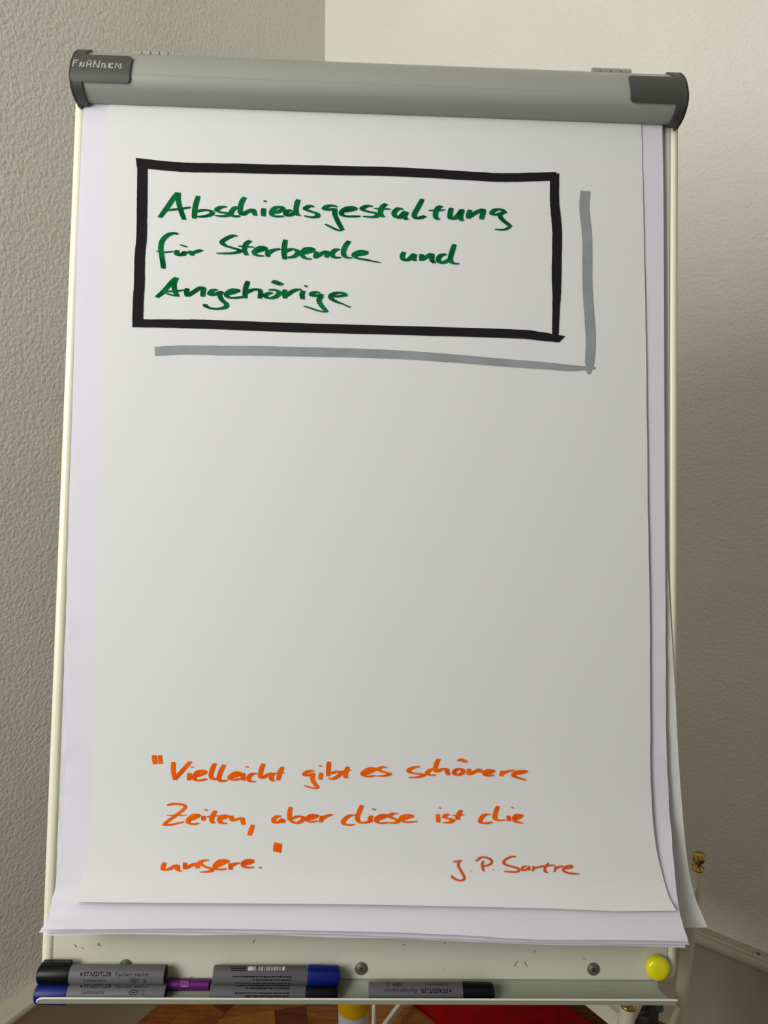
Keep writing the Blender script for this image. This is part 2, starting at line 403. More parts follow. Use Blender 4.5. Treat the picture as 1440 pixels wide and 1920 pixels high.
# pen tray: J-shaped channel
vl = loc(680, 1874.0, .0290)[1]; vt = loc(680, 1877.5, .0230)[1]
tp = [(-.004, VB - .0004)] + [(.0195 * (1 - math.cos(math.pi / 2 * k / 12)), VB - .0004 - (VB - .0004 - vt) * math.sin(math.pi / 2 * k / 12)) for k in range(13)] + [(.0235, vt), (.0262, vt + .0002), (.0280, vt + .0010), (.0290, vl)]
to = offs(tp, .0013)
TU0, TU1 = loc(70, 1872, .029)[0], loc(1267, 1872, .029)[0]
def tend(w): return 0.0 if w > .022 else .0085 * min(1, (.022 - w) / .018)
def tray():
    vs = []; n = len(tp)
    for i in range(n):
        e = tend(tp[i][0]); r = .004 if i > n - 3 else 0
        for q in (tp[i], to[i]): vs += [bd(TU0 + e * .3 + (r if i == n - 1 else 0), q[1], q[0]), bd(TU1 - e, q[1], q[0])]
    fs = []
    for i in range(n - 1):
        a, b = 4 * i, 4 * i + 4
        fs += [(a, a + 1, b + 1, b), (a + 2, b + 2, b + 3, a + 3), (a, b, b + 2, a + 2), (a + 1, a + 3, b + 3, b + 1)]
    fs += [(0, 2, 3, 1), (4 * n - 4, 4 * n - 3, 4 * n - 1, 4 * n - 2)]
    return obj('pen_tray', vs, fs, M['traym'], chart, smooth=True, angle=40)
trayo = tray()
MB().tube([bd(TU0, vl - .003, .0296), bd(TU0 + .0006, vl - .0012, .0296), bd(TU0 + .003, vl + .0002, .0296), bd(TU0 + .006, vl + .0006, .0296)] +
          [bd(TU0 + (TU1 - TU0) * f, vl + .0006, .0296) for f in (.25, .5, .75, .985)] + [bd(TU1 + .0015, vl + .0003, .0296)], .0011, 10).obj('tray_lip', M['lipm'], trayo, smooth=True, angle=60)

# screws through the board
for x, y, m in ((677, 1817, M['steel']), (1113, 1818, M['steel']), (235, 1812, M['green_screw'])):
    u, v = loc(x, y, .0015); r = .0068
    sc = MB().lathe(bd(u, v, -.001), BW, [(0, r), (.0016, r), (.0021, r * .94), (.0023, r * .74), (.0019, r * .70), (.0026, r * .62), (.0030, r * .5), (.0031, r * .2)], 24).obj('screw', m, chart, smooth=True, angle=45, label='green-stained screw' if y == 1812 else None)
    cr = MB(); a = math.radians(40)
    for q in (0, math.pi / 2):
        d = BU * math.cos(a + q) + BV * math.sin(a + q); e = BW.cross(d)
        cr.box(bd(u, v, .00215) - d * .0024 - e * .00055, d * .0048, e * .0011, BW * .0003)
    cr.obj('cross_slot', M['screwdark'], sc)
# column behind the board, tilting head and castored base
MB().lathe(CB + Vector((0, 0, .10)), (0, 0, 1), [(0, .0215), (1.05, .0215)], 28).obj('column', M['white_tube'], chart, smooth=True, angle=50)
zy = onz(662, 1912, .6); d = (CR @ Vector(((662 - CX) / FPX, -(1913 - CY) / FPX, -1))); tt = (CB.y - .0215) / d.y; zy = 1.5 + d.z * tt
MB().lathe(CB + Vector((0, 0, zy)), (0, 0, 1), [(0, .0222), (.10, .0222)], 28).obj('column_band', M['ycol'], chart, smooth=True, angle=50, label='yellow band')
hd = MB(); Pm = bd(0, -.10, -.020); hd.box(bd(-.06, -.22, -.032), BU * .12, BV * .30, BW * .012)
hd.box(CB + Vector((-.03, -.026, 1.02)), (.06, 0, 0), (0, .055, 0), (0, 0, .13))
hd.tube([CB + Vector((0, 0, 1.08)), bd(-.014, -.13, -.03)], .014, 12); hd.obj('tilt_head', M['dark'], chart)
for q in range(5):
    a = math.radians(200 + 72 * q); d = Vector((math.cos(a), math.sin(a), 0)); e = Vector((-d.y, d.x, 0))
    lg = MB().tube([CB + Vector((0, 0, .11)), CB + d * .15 + Vector((0, 0, .085)), CB + d * .30 + Vector((0, 0, .06))], [.018, .016, .012], 10).obj('base_leg', M['white_tube'], chart, smooth=True, angle=50)
    MB().lathe(CB + d * .295 + e * -.010 + Vector((0, 0, .0225)), e, [(0, .019), (.002, .0225), (.018, .0225), (.020, .019)], 18).obj('castor', M['caster'], lg, smooth=True, angle=40)
MB().lathe(CB + Vector((0, 0, .085)), (0, 0, 1), [(0, .03), (.035, .035), (.05, .026)], 24).obj('base_hub', M['dark'], chart, smooth=True, angle=40)

# ------------------------------------------------------------------ paper
PROJ = lambda P: (lambda q: (CX + FPX * q.x / -q.z, CY - FPX * q.y / -q.z))(CR.transposed() @ (P - CAMLOC))
def mk(tab):  # rows (xL, yL, xR, yR, w) -> smooth table
    return crv([tuple(float(x) for x in r) for r in tab], 8)
class Sheet:
    def __init__(s, rows, sag=None, noise=None, und=0.0, seed=0):
        s.T = mk(rows); s.sag = sag or (lambda a, t: 0); s.noise = noise or (lambda a, t: (0, 0, 0)); s.und = und; s.seed = seed
    def px(s, a, t):
        k = t * (len(s.T) - 1); i = min(int(k), len(s.T) - 2); f = k - i
        r = [x + (y - x) * f for x, y in zip(s.T[i], s.T[i + 1])]
        w = r[4] + s.und * math.sin(3.1 * t) * (math.sin(9 * a + 7 * t + s.seed) * .5 + math.sin(4.3 * a - 12 * t + s.seed) * .6 + math.sin(23 * t + 2 * a) * .25)
        dx, dy, dw = s.noise(a, t)
        return r[0] + (r[2] - r[0]) * a + dx, r[1] + (r[3] - r[1]) * a + dy + s.sag(a, t), w + dw
    def w_at(s, x, y):
        a, t = .5, .5
        for _ in range(30):
            X, Y, w = s.px(a, t); a += (x - X) / 1080; t += (y - Y) / 2200
            a = min(max(a, 0), 1); t = min(max(t, 0), 1)
        return w
    def build(s, name, m, parent, na=50, nt=110, origin=None, label=None, th=.00025):
        F = []; B = []
        for j in range(nt + 1):
            for i in range(na + 1):
                x, y, w = s.px(i / na, j / nt); p = bp(x, y, w); F.append(p); B.append(p - BW * th)
        q = na + 1; K = len(F)
        fs = [(j * q + i, j * q + i + 1, (j + 1) * q + i + 1, (j + 1) * q + i) for j in range(nt) for i in range(na)]
        fs += [tuple(K + k for k in reversed(f)) for f in fs]
        rim = [j * q for j in range(nt + 1)] + [nt * q + i for i in range(1, na + 1)] + [j * q + na for j in range(nt - 1, -1, -1)] + [i for i in range(na - 1, 0, -1)]
        vs = F + B + [F[k] for k in rim] + [B[k] for k in rim]; R0 = 2 * K; n = len(rim)
        fs += [(R0 + k, R0 + n + k, R0 + n + (k + 1) % n, R0 + (k + 1) % n) for k in range(n)]
        return obj(name, vs, fs, m, parent, origin=origin, smooth=True, label=label, norm=False)
rnd = random.Random(3)
NL = [rnd.uniform(-1, 1) for _ in range(400)]
def nz(t, f, k=0):
    x = t * f + k * 37; i = int(x) % 399; g = x - int(x); return NL[i] + (NL[i + 1] - NL[i]) * g
top_rows = [(204, 150, 1203, 190, .0075), (204, 195, 1203, 232, .0075), (201, 300, 1205, 340, .0078), (196, 450, 1208, 480, .008), (190, 700, 1212, 715, .0085), (184, 950, 1215, 960, .0095),
            (179, 1150, 1218, 1150, .0105), (175, 1350, 1219, 1350, .013), (172, 1480, 1221, 1490, .018), (168, 1570, 1229, 1580, .026),
            (158, 1632, 1243, 1645, .034), (144, 1668, 1255, 1683, .0425), (128, 1691, 1268, 1707, .050)]
def top_sag(a, t):
    e = max(0, t - .8) / .2
    return e * (math.sin(math.pi * a) * -1.0 + 3.5 * max(0, 1 - abs(a - .9) / .12) - 2 * max(0, 1 - abs(a - .45) / .3))
TOP = Sheet(top_rows, sag=top_sag, und=.0011, seed=1,
            noise=lambda a, t: (nz(t, 60) * .5 * (a < .01 or a > .99), 0, 0))
pad_rows = [(158, 150, 1242, 190, .0045), (158, 195, 1243, 232, .0045), (152, 330, 1245, 340, .0045), (146, 480, 1246, 480, .0045), (138, 750, 1247, 750, .0045),
            (131, 960, 1248, 960, .0047), (127, 1100, 1249, 1100, .005), (122, 1250, 1250, 1250, .006), (118, 1400, 1251, 1400, .008),
            (112, 1540, 1257, 1520, .0125), (106, 1650, 1266, 1630, .026), (94, 1712, 1276, 1710, .041), (73, 1744, 1292, 1766, .051)]
def shift(rows, dl, dr, dy, dw):
    n = len(rows); out = []
    for i, r in enumerate(rows):
        e = (i / (n - 1)) ** 4; out.append((r[0] + dl, r[1] + dy * e, r[2] + dr, r[3] + dy * e, r[4] + dw * (1 + 2 * e)))
    return out
def crumple(k, amp):
    def f(a, t):
        e = max(0, 1 - a / .02) * (t > .35); g = max(0, (a - .985) / .015) * (t > .4)
        z = min(1, max(0, (t - .35) * 3))
        return ((nz(t, 90, k) * amp * 2.2 * e + nz(t, 70, k + 2) * amp * .9 * g) * z, 0,
                (nz(t, 55, k + 1) * .0011 * (e + .7 * g)) * z)
    return f
def pad_sag(k):
    def f(a, t):
        e = (max(0, t - .86) / .14) ** 2
        return e * (nz(a, 9, k) * 2.0 + (-9 * math.sin(math.pi * min(a / .72, 1)) if k != 2 else -6 * math.sin(math.pi * min(a / .8, 1))))
    return f
pad = thing('paper_pad', 'thick stack of blank flip chart paper with crumpled edges under the written sheet', 'paper pad', bd(0, VB, .005))
pads = []
for k, (dl, dr, dy, dw) in enumerate(((5, -1.5, 0, .0016), (0, 0, 6, 0), (-2, -1, 9, -.0014))):
    rows = shift(pad_rows, dl, dr, dy, dw)
    if k == 2: rows = [r if i < len(rows) - 1 else (r[0] + 22, r[1], r[2] - 6, r[3], r[4]) for i, r in enumerate(rows)]
    S = Sheet(rows, sag=pad_sag(k), und=.0006, seed=1, noise=crumple(k * 3, 1.0)); pads.append(S)
    S.build('sheet', M['paper_pad'], pad, na=90, nt=150)
loose_rows = [(190, 150, 1238, 190, .0018), (190, 260, 1240, 300, .0018), (182, 500, 1243, 520, .0018), (178, 800, 1245, 800, .0018), (176, 1000, 1250, 1000, .002),
              (175, 1100, 1254, 1100, .0025), (175, 1200, 1260, 1200, .003), (174, 1300, 1266, 1300, .0035), (173, 1400, 1271, 1400, .0045), (172, 1500, 1277, 1490, .006),
              (168, 1600, 1287, 1600, .010), (160, 1670, 1301, 1675, .016), (150, 1722, 1327, 1739, .026)]
LOOSE = Sheet(loose_rows, sag=lambda a, t: (max(0, t - .9) / .1) * (2 * math.sin(math.pi * a) + 3 * (a > .9) * (1 - a) * 10), und=.0)
loose = LOOSE.build('paper_sheet', M['paper_old'], None, na=40, nt=80, origin=bd(.3, VB, .003))
setp(loose, 'askew white sheet poking out at the right behind the paper pad', 'paper')
sheet = TOP.build('written_sheet', M['paper'], None, na=60, nt=120, origin=bd(0, VB, .009))
setp(sheet, 'front flip chart sheet with green title in a black frame and orange quote', 'paper')

# ------------------------------------------------------------------ ink
class Ink:
    def __init__(s, surf=None, w=None, eps=.0006): s.v = []; s.f = []; s.k = 0; s.surf = surf; s.w = w; s.eps = eps
    def pt(s, x, y):
        w = s.surf.w_at(x, y) if s.surf else s.w
        return bp(x, y, w + s.eps + s.k * 6e-6)
    def ribbon(s, L, R):
        k = len(s.v)
        for a, b in zip(L, R): s.v += [s.pt(*a), s.pt(*b)]
        for i in range(len(L) - 1): s.f.append((k + 2 * i, k + 2 * i + 1, k + 2 * i + 3, k + 2 * i + 2))
        s.k += 1
    def nib(s, pts, a, b, ang, sub=6, rag=0.0):
        """chisel nib of half width a and half thickness b held at ang (image degrees)"""
        c = crv(pts, sub); nx, ny = math.cos(math.radians(ang)), math.sin(math.radians(ang)); L = []; R = []; N = len(c)
        for i, p in enumerate(c):
            q, r = c[max(i - 1, 0)], c[min(i + 1, N - 1)]; dx, dy = r[0] - q[0], r[1] - q[1]; l = math.hypot(dx, dy) or 1
            px_, py_ = -dy / l, dx / l; dot = px_ * nx + py_ * ny; m = max(-1, min(1, dot * 2.2))
            ta = min(1, .55 + i * .12, .55 + (N - 1 - i) * .12)
            ox, oy = nx * a * m + px_ * b * ta, ny * a * m + py_ * b * ta
            j = rag * random.uniform(-1, 1)
            L.append((p[0] + ox + px_ * j, p[1] + oy + py_ * j)); R.append((p[0] - ox, p[1] - oy))
        s.ribbon(L, R)
    def band(s, pts, widths, sub=8, rag=.25, cut0=0, cut1=0):
        c = crv([(p[0], p[1], w) for p, w in zip(pts, widths)], sub); L = []; R = []; N = len(c)
        for i, p in enumerate(c):
            q, r = c[max(i - 1, 0)], c[min(i + 1, N - 1)]; dx, dy = r[0] - q[0], r[1] - q[1]; l = math.hypot(dx, dy) or 1
            px_, py_ = -dy / l, dx / l; h = p[2] / 2; e = 0
            if i == 0: e = cut0
            if i == N - 1: e = cut1
            L.append((p[0] + px_ * h + dx / l * e + px_ * random.uniform(-rag, rag), p[1] + py_ * h + dy / l * e + py_ * random.uniform(-rag, rag)))
            R.append((p[0] - px_ * h - dx / l * e + px_ * random.uniform(-rag, rag), p[1] - py_ * h - dy / l * e + py_ * random.uniform(-rag, rag)))
        s.ribbon(L, R)
    def obj(s, name, m, parent, label=None): return obj(name, s.v, s.f, m, parent, label=label, norm=False)
def T(ox, oy, sc): return lambda *p: [(ox + x / sc, oy + y / sc) for x, y in p]
G1, G2, G3, G4, G5, G7 = T(230, 280, 4.8), T(530, 340, 5.76), T(740, 280, 3.6), T(230, 480, 4.8), T(500, 480, 6.545), T(270, 430, 4.8)
O1, O2, O3 = T(270, 1400, 4.8), T(490, 1400, 4.8), T(750, 1400, 4.0)
def word(label, m, strokes, a, b, ang):
    k = Ink(TOP)
    for st in strokes:
        if isinstance(st, tuple): pts, aa, bb = st; k.nib(pts, aa, bb, ang)
        else: k.nib(st, a, b, ang)
    return k.obj('handwritten_word', m, sheet, label)
GR, OR = M['green'], M['orange']
gw = dict(a=3.1, b=1.8, ang=8)
word('green word Abschiedsgestaltung', GR, [
    G1((495, 388), (450, 448), (395, 528), (332, 613)), G1((503, 388), (497, 430), (505, 490), (528, 565), (553, 633)), (G1((380, 550), (470, 540), (550, 530), (612, 520)), 1.2, 1.8),
    G1((680, 418), (655, 500), (645, 570), (642, 622)), G1((662, 562), (720, 546), (780, 550), (805, 570), (780, 592), (720, 604), (665, 605)),
    G1((935, 515), (880, 520), (845, 545), (880, 565), (945, 575), (950, 592), (900, 600), (828, 595)),
    G1((1055, 520), (1010, 525), (978, 560), (975, 588), (1005, 602), (1055, 598)),
    G1((1098, 430), (1072, 470), (1058, 520), (1058, 565), (1075, 587), (1120, 562), (1170, 542), (1182, 565), (1192, 596)),
    G1((1270, 530), (1265, 562), (1266, 602)), (G1((1265, 462), (1295, 470)), .8, 1.8),
    G1((1345, 575), (1400, 560), (1440, 537), (1425, 518), (1380, 522), (1345, 550), (1340, 585), (1375, 603), (1448, 600)),
    G2((100, 308), (55, 318), (30, 345), (45, 368), (90, 360), (130, 330)), G2((170, 195), (152, 240), (142, 300), (148, 350), (190, 372)),
    G2((340, 275), (290, 265), (242, 295), (290, 320), (365, 345), (375, 375), (315, 388), (228, 370)),
    G2((590, 275), (530, 260), (470, 272), (448, 298), (490, 305), (555, 295)), G2((565, 290), (562, 350), (590, 425), (645, 525)), (G2((645, 528), (590, 525), (520, 492), (455, 460)), 1.6, 1.6),
    G2((640, 328), (715, 315), (780, 295), (750, 277), (680, 292), (632, 335), (655, 370), (740, 378), (840, 375)),
    G2((975, 270), (910, 265), (855, 295), (900, 320), (1000, 342), (1025, 362), (980, 385), (862, 378)),
    G2((1115, 240), (1075, 275), (1055, 320), (1060, 360), (1088, 386)), (G2((985, 293), (1080, 296), (1165, 298)), .8, 1.6),
    G2((1300, 305), (1250, 292), (1205, 330), (1208, 370), (1250, 392), (1290, 360), (1325, 322)), G2((1340, 330), (1315, 370), (1320, 395), (1342, 415)),
    G3((187, 335), (157, 390), (132, 438), (140, 463), (170, 462), (205, 448)),
    G3((315, 380), (287, 400), (274, 440), (282, 465), (306, 473)), (G3((228, 412), (285, 411), (340, 408)), .8, 1.6),
    G3((382, 394), (374, 430), (374, 463), (402, 466), (430, 440), (455, 408), (444, 445), (447, 472), (465, 480)),
    G3((508, 407), (499, 440), (494, 466)), G3((497, 460), (540, 430), (590, 407), (598, 415), (590, 445), (585, 472)),
    G3((748, 430), (722, 407), (680, 407), (655, 428), (668, 440), (700, 438), (738, 424)), G3((708, 440), (718, 465), (748, 492), (783, 520)), (G3((783, 520), (740, 541), (675, 540)), 1.4, 1.6)], **gw)
word('green word für', GR, [
    G7((303, 45), (270, 33), (210, 52), (162, 105), (150, 170), (158, 240), (168, 300), (173, 353)), (G7((108, 195), (180, 205), (270, 197)), .8, 1.6),
    G7((302, 187), (290, 215), (310, 232), (345, 222), (373, 202), (352, 228), (358, 238)), (G7((322, 138), (390, 158)), .8, 1.6),
    G7((420, 192), (418, 212), (442, 235)), G7((422, 215), (470, 200), (520, 183))], **gw)
word('green word Sterbende', GR, [
    G7((840, 62), (800, 56), (740, 82), (700, 115), (730, 145), (790, 165), (855, 185), (845, 205), (770, 215), (650, 215)),
    G7((957, 100), (925, 122), (908, 150), (903, 190), (925, 233)), (G7((845, 150), (920, 156), (990, 158)), .8, 1.6),
    G7((1000, 205), (1050, 188), (1090, 172), (1065, 157), (1015, 175), (990, 208), (1015, 233), (1080, 239)),
    G7((1118, 182), (1112, 215), (1116, 246)), G7((1120, 218), (1160, 187), (1230, 175)),
    G7((1272, 92), (1262, 150), (1258, 210), (1266, 270)), G7((1268, 202), (1320, 178), (1372, 187), (1382, 215), (1350, 243), (1288, 256)),
    G2((200, 783), (270, 765), (325, 738), (290, 718), (230, 740), (205, 788), (245, 830), (315, 838)),
    G2((362, 755), (350, 830)), G2((355, 822), (410, 785), (470, 757), (482, 775), (470, 822)),
    G2((620, 733), (572, 738), (535, 775), (550, 818), (630, 822)), G2((717, 642), (675, 700), (655, 765), (675, 815), (750, 828)),
    G2((790, 800), (860, 787), (900, 768), (865, 750), (800, 767), (768, 800), (810, 830), (890, 845), (975, 862)), (G2((930, 853), (1000, 867), (1060, 878)), .4, 1.2)], **gw)
word('green word und', GR, [
    G3((62, 692), (50, 725), (65, 748), (97, 740), (132, 708), (128, 738), (138, 753)),
    G3((183, 707), (178, 752)), G3((181, 748), (215, 725), (250, 707), (250, 745), (268, 768)),
    G3((350, 706), (312, 715), (293, 743), (312, 766), (350, 755), (378, 735)), G3((403, 640), (387, 690), (375, 738), (390, 767), (436, 772))], **gw)
word('green word Angehörige', GR, [
    G7((290, 432), (240, 483), (172, 560), (112, 612)), G7((293, 432), (270, 485), (275, 550), (300, 600)), (G7((175, 565), (240, 588), (318, 603)), .9, 1.6), (G7((175, 558), (270, 556), (370, 545)), .9, 1.7),
    G7((388, 530), (382, 570), (388, 605)), G7((390, 600), (440, 567), (500, 528), (532, 525), (532, 560), (525, 606)),
    G7((660, 540), (612, 550), (590, 578), (604, 590), (645, 580), (705, 558)), G7((700, 560), (680, 590), (700, 635), (740, 672), (732, 700), (670, 715), (600, 710), (555, 690), (550, 672)),
    G7((755, 585), (810, 565), (845, 548), (805, 540), (762, 560), (740, 590), (765, 613), (830, 616), (893, 605)),
    G7((935, 465), (915, 520), (908, 575), (908, 620)), G7((918, 572), (970, 545), (1030, 540), (1048, 570), (1040, 622)),
    G7((1120, 545), (1180, 545), (1213, 565), (1200, 595), (1150, 618), (1102, 613), (1095, 590), (1130, 572), (1160, 572)), (G7((1155, 485), (1185, 470), (1212, 492), (1245, 482)), 2.6, 2.6),
    G5((225, 410), (215, 460), (225, 520)), G5((235, 492), (300, 440), (370, 412), (430, 410)),
    G5((450, 425), (432, 470), (440, 530)), (G5((460, 360), (500, 378)), .8, 1.8),
    G5((655, 457), (605, 442), (550, 462), (562, 488), (620, 485), (690, 470)), G5((680, 490), (645, 520), (645, 565), (680, 620), (738, 685)), (G5((738, 688), (650, 675), (540, 640), (452, 612)), 1.2, 1.5),
    G5((810, 498), (890, 492), (960, 478), (930, 452), (850, 452), (790, 482), (790, 520), (850, 558), (945, 592)), (G5((930, 588), (985, 612), (1033, 631)), .6, 1.3)], **gw)
ow = dict(a=2.7, b=1.6, ang=6)
word('orange opening quotation marks', OR, [O1((88, 76), (92, 118), (100, 158)), O1((140, 76), (142, 118), (150, 155))], a=3.6, b=.6, ang=-4)
word('orange word Vielleicht', OR, [
    O1((262, 138), (262, 210), (275, 300)), O1((272, 298), (340, 220), (418, 132)), O1((408, 237), (402, 303)), (O1((415, 182), (448, 182)), .6, 1.4),
    O1((455, 272), (510, 252), (548, 230), (528, 214), (480, 227), (447, 270), (462, 300), (505, 303), (565, 290)),
    O1((637, 150), (610, 210), (600, 262), (618, 292), (660, 285)), O1((720, 160), (690, 220), (672, 280), (690, 310), (747, 300)),
    O1((780, 282), (840, 258), (862, 237), (832, 230), (785, 257), (770, 285), (805, 300), (865, 288)),
    O1((897, 237), (887, 270), (892, 306)), (O1((912, 180), (942, 184)), .6, 1.5),
    O1((1018, 240), (970, 247), (938, 280), (952, 310), (1008, 315)), O1((1072, 152), (1052, 210), (1045, 262), (1060, 282), (1110, 255), (1152, 243), (1142, 285), (1165, 312)),
    O1((1245, 182), (1222, 230), (1205, 303)), (O1((1155, 242), (1210, 240), (1262, 235)), .6, 1.4)], **ow)
word('orange word gibt', OR, [
    O2((480, 222), (440, 217), (388, 240), (398, 260), (435, 255), (470, 237)), O2((468, 240), (458, 290), (480, 335), (512, 372)), (O2((512, 376), (450, 370), (382, 348)), 1.3, 1.5),
    O2((537, 235), (530, 296)), (O2((515, 172), (545, 175)), .5, 1.3), O2((607, 135), (602, 200), (600, 265)), O2((600, 282), (640, 290), (690, 265), (712, 235), (675, 225), (622, 242)),
    O2((777, 180), (758, 235), (757, 272), (780, 282)), (O2((700, 222), (755, 218), (808, 212)), .6, 1.4)], **ow)
word('orange word es', OR, [
    O2((925, 250), (980, 227), (1022, 202), (990, 192), (935, 215), (910, 248), (950, 268), (1030, 260)), O2((1128, 190), (1088, 183), (1052, 202), (1080, 222), (1128, 235), (1155, 246), (1110, 262), (1038, 265))], **ow)
word('orange word schönere', OR, [
    O3((148, 149), (100, 156), (62, 180), (92, 198), (150, 204), (180, 212), (130, 228), (64, 232)), O3((265, 162), (222, 176), (202, 200), (225, 213), (270, 211)),
    O3((290, 90), (270, 130), (264, 178), (280, 186), (310, 170), (348, 168), (352, 190), (362, 214)),
    O3((440, 163), (410, 182), (408, 205), (440, 211), (474, 190), (460, 168), (430, 165)), (O3((432, 107), (462, 95), (482, 112), (503, 105)), 1.8, 1.8),
    O3((517, 165), (513, 213)), O3((517, 210), (555, 190), (597, 170), (600, 195)), O3((632, 207), (670, 197), (697, 182), (665, 174), (632, 196), (650, 218), (705, 213)),
    O3((768, 180), (757, 222)), O3((764, 205), (805, 185), (858, 176)), O3((855, 208), (900, 200), (943, 186), (910, 181), (862, 195), (852, 220), (900, 238), (947, 252))], **ow)
word('orange word Zeiten', OR, [
    (O1((205, 527), (270, 515), (345, 522), (368, 547), (310, 600), (240, 650), (168, 705)), 1.2, 2.0), (O1((168, 708), (250, 700), (360, 676)), .8, 1.8), (O1((205, 618), (290, 618), (380, 617)), .4, 1.2),
    O1((400, 665), (450, 642), (488, 617), (450, 613), (402, 650), (398, 685), (440, 697), (492, 688)), O1((532, 622), (532, 666)), (O1((540, 567), (575, 573)), .6, 1.4),
    O1((642, 575), (617, 620), (607, 665), (625, 690)), (O1((560, 632), (610, 628), (668, 620)), .6, 1.4),
    O1((685, 655), (725, 638), (745, 622), (705, 622), (675, 655), (695, 687), (747, 690)), O1((785, 620), (790, 662), (830, 655), (878, 642), (885, 665), (893, 703)),
    O1((978, 702), (962, 750), (945, 800))], **ow)
word('orange word aber', OR, [
    O2((180, 625), (140, 627), (108, 655), (118, 683), (160, 678), (187, 647)), O2((190, 652), (197, 685)), O2((263, 542), (252, 600), (252, 662)), O2((258, 663), (310, 688), (362, 668), (376, 637), (330, 627), (268, 650)),
    O2((415, 658), (470, 640), (497, 620), (450, 615), (412, 650), (435, 676), (510, 668)), O2((547, 622), (532, 680)), O2((547, 652), (580, 626), (638, 609))], **ow)
word('orange word diese', OR, [
    O2((845, 615), (790, 622), (743, 660), (738, 692), (780, 706), (840, 700)), O2((902, 527), (882, 580), (862, 638), (880, 678), (940, 683), (985, 665)),
    O2((990, 620), (977, 650), (985, 680)), (O2((995, 560), (1032, 570)), .6, 1.5), O2((1040, 660), (1090, 640), (1128, 620), (1090, 614), (1038, 642), (1035, 672), (1075, 688), (1150, 682)),
    O2((1228, 602), (1182, 602), (1152, 625), (1185, 645), (1228, 662), (1212, 683), (1150, 688)), O2((1265, 655), (1310, 642), (1352, 626), (1320, 614), (1268, 627), (1258, 658), (1300, 678), (1405, 672))], **ow)
word('orange word ist', OR, [
    O3((282, 506), (287, 567)), (O3((290, 458), (308, 463)), .8, 1.5), O3((375, 508), (345, 511), (332, 530), (365, 540), (398, 550), (370, 568), (322, 570)),
    O3((458, 475), (437, 510), (432, 538), (450, 547)), (O3((390, 518), (440, 514), (480, 510)), .6, 1.4)], **ow)
word('orange word die', OR, [
    O3((680, 507), (632, 512), (603, 545), (608, 570), (650, 574), (690, 565)), O3((735, 445), (717, 490), (710, 535), (732, 552), (790, 550)), O3((812, 516), (817, 558)), (O3((835, 455), (852, 460)), .6, 1.3),
    O3((860, 546), (890, 532), (908, 516), (880, 510), (857, 530), (865, 560), (922, 575))], **ow)
word('orange word unsere', OR, [
    O1((187, 1042), (172, 1075), (172, 1107), (220, 1103), (295, 1067), (300, 1105), (332, 1123)), O1((368, 1042), (366, 1103)), O1((372, 1098), (420, 1070), (465, 1052), (478, 1085), (492, 1093)),
    O1((580, 1017), (530, 1027), (497, 1047), (545, 1078), (608, 1100), (588, 1123), (502, 1130)), O1((650, 1080), (695, 1057), (748, 1027), (692, 1022), (643, 1060), (642, 1095), (682, 1105), (740, 1098)),
    O1((778, 1047), (777, 1107)), O1((780, 1077), (820, 1052), (868, 1047)), O1((895, 1065), (940, 1052), (973, 1032), (950, 1017), (903, 1035), (890, 1070), (925, 1088), (990, 1083)), (O1((1030, 1085), (1058, 1095)), 1, 1.6)], **ow)
word('orange closing quotation mark', OR, [O1((1205, 868), (1200, 905), (1195, 948))], a=7.0, b=.8, ang=14)
word('thin orange signature J. P. Sartre', M['orange_thin'], [
    O3((395, 862), (430, 860), (465, 852)), O3((445, 858), (435, 890), (455, 930), (480, 975), (475, 998), (440, 1003), (400, 985), (383, 965)), O3((530, 929), (534, 933)),
    O3((568, 860), (600, 834), (640, 830), (683, 850), (680, 878), (640, 894), (615, 890)), O3((622, 855), (615, 890), (628, 936)), O3((697, 924), (702, 922)),
    O3((868, 822), (820, 830), (777, 860), (792, 885), (860, 905), (893, 922), (868, 940), (780, 936)), O3((950, 895), (920, 903), (917, 925), (940, 925), (965, 905)), O3((965, 893), (970, 930)),
    O3((1000, 895), (995, 935)), O3((1000, 917), (1030, 905), (1100, 893), (1160, 888)), O3((1112, 870), (1087, 910), (1087, 935), (1110, 945)), O3((1167, 895), (1157, 940)), O3((1165, 917), (1190, 902), (1225, 895)),
    O3((1240, 917), (1290, 903), (1265, 892), (1225, 915), (1232, 937), (1280, 950), (1345, 955))], a=.7, b=1.7, ang=0)
k = Ink(TOP)
k.band([(255.5, 305), (313, 311), (359, 314), (428, 315), (530, 317.5), (740, 322), (893, 330.5), (948, 332.8), (1043, 330.5)], [18, 17.5, 17.5, 17.5, 17.5, 17, 16.5, 16.5, 16], cut0=2)
k.band([(267, 300), (266.5, 353), (265.8, 405), (265, 447), (262, 480), (261, 532), (259, 563), (257.7, 613.5)], [19, 19.5, 19.5, 19.5, 19.5, 20, 20, 20])
k.band([(1040, 325), (1039.5, 374), (1043, 413), (1044.5, 447), (1043.3, 520), (1043.7, 550), (1042.5, 580), (1041, 632)], [17, 17.5, 18, 18, 18, 16, 14, 12])
k.band([(249, 606), (313, 606.7), (367, 607.5), (417, 609), (530, 613.5), (750, 619.5), (960, 625.6), (1010, 630), (1054, 636)], [15, 15.5, 17, 17, 17.5, 17, 17, 16.5, 13], cut1=-5)
k.obj('drawn_frame', M['black'], sheet, 'thick black marker frame round the title')
k = Ink(TOP)
k.band([(1097.5, 358), (1095.5, 391), (1100.5, 447), (1101, 520), (1102.5, 560), (1105.5, 600), (1107.5, 640), (1105.6, 677), (1104, 701)], [18.3, 18.3, 18.3, 18.5, 18.5, 18.5, 18.5, 17, 7])
k.band([(290, 658.5), (344.6, 656), (417, 657), (530, 658.5), (750, 665), (960, 681), (1022, 685.6), (1072, 690), (1116, 690)], [17, 17, 17.5, 17.5, 16, 14, 13, 11, 4])
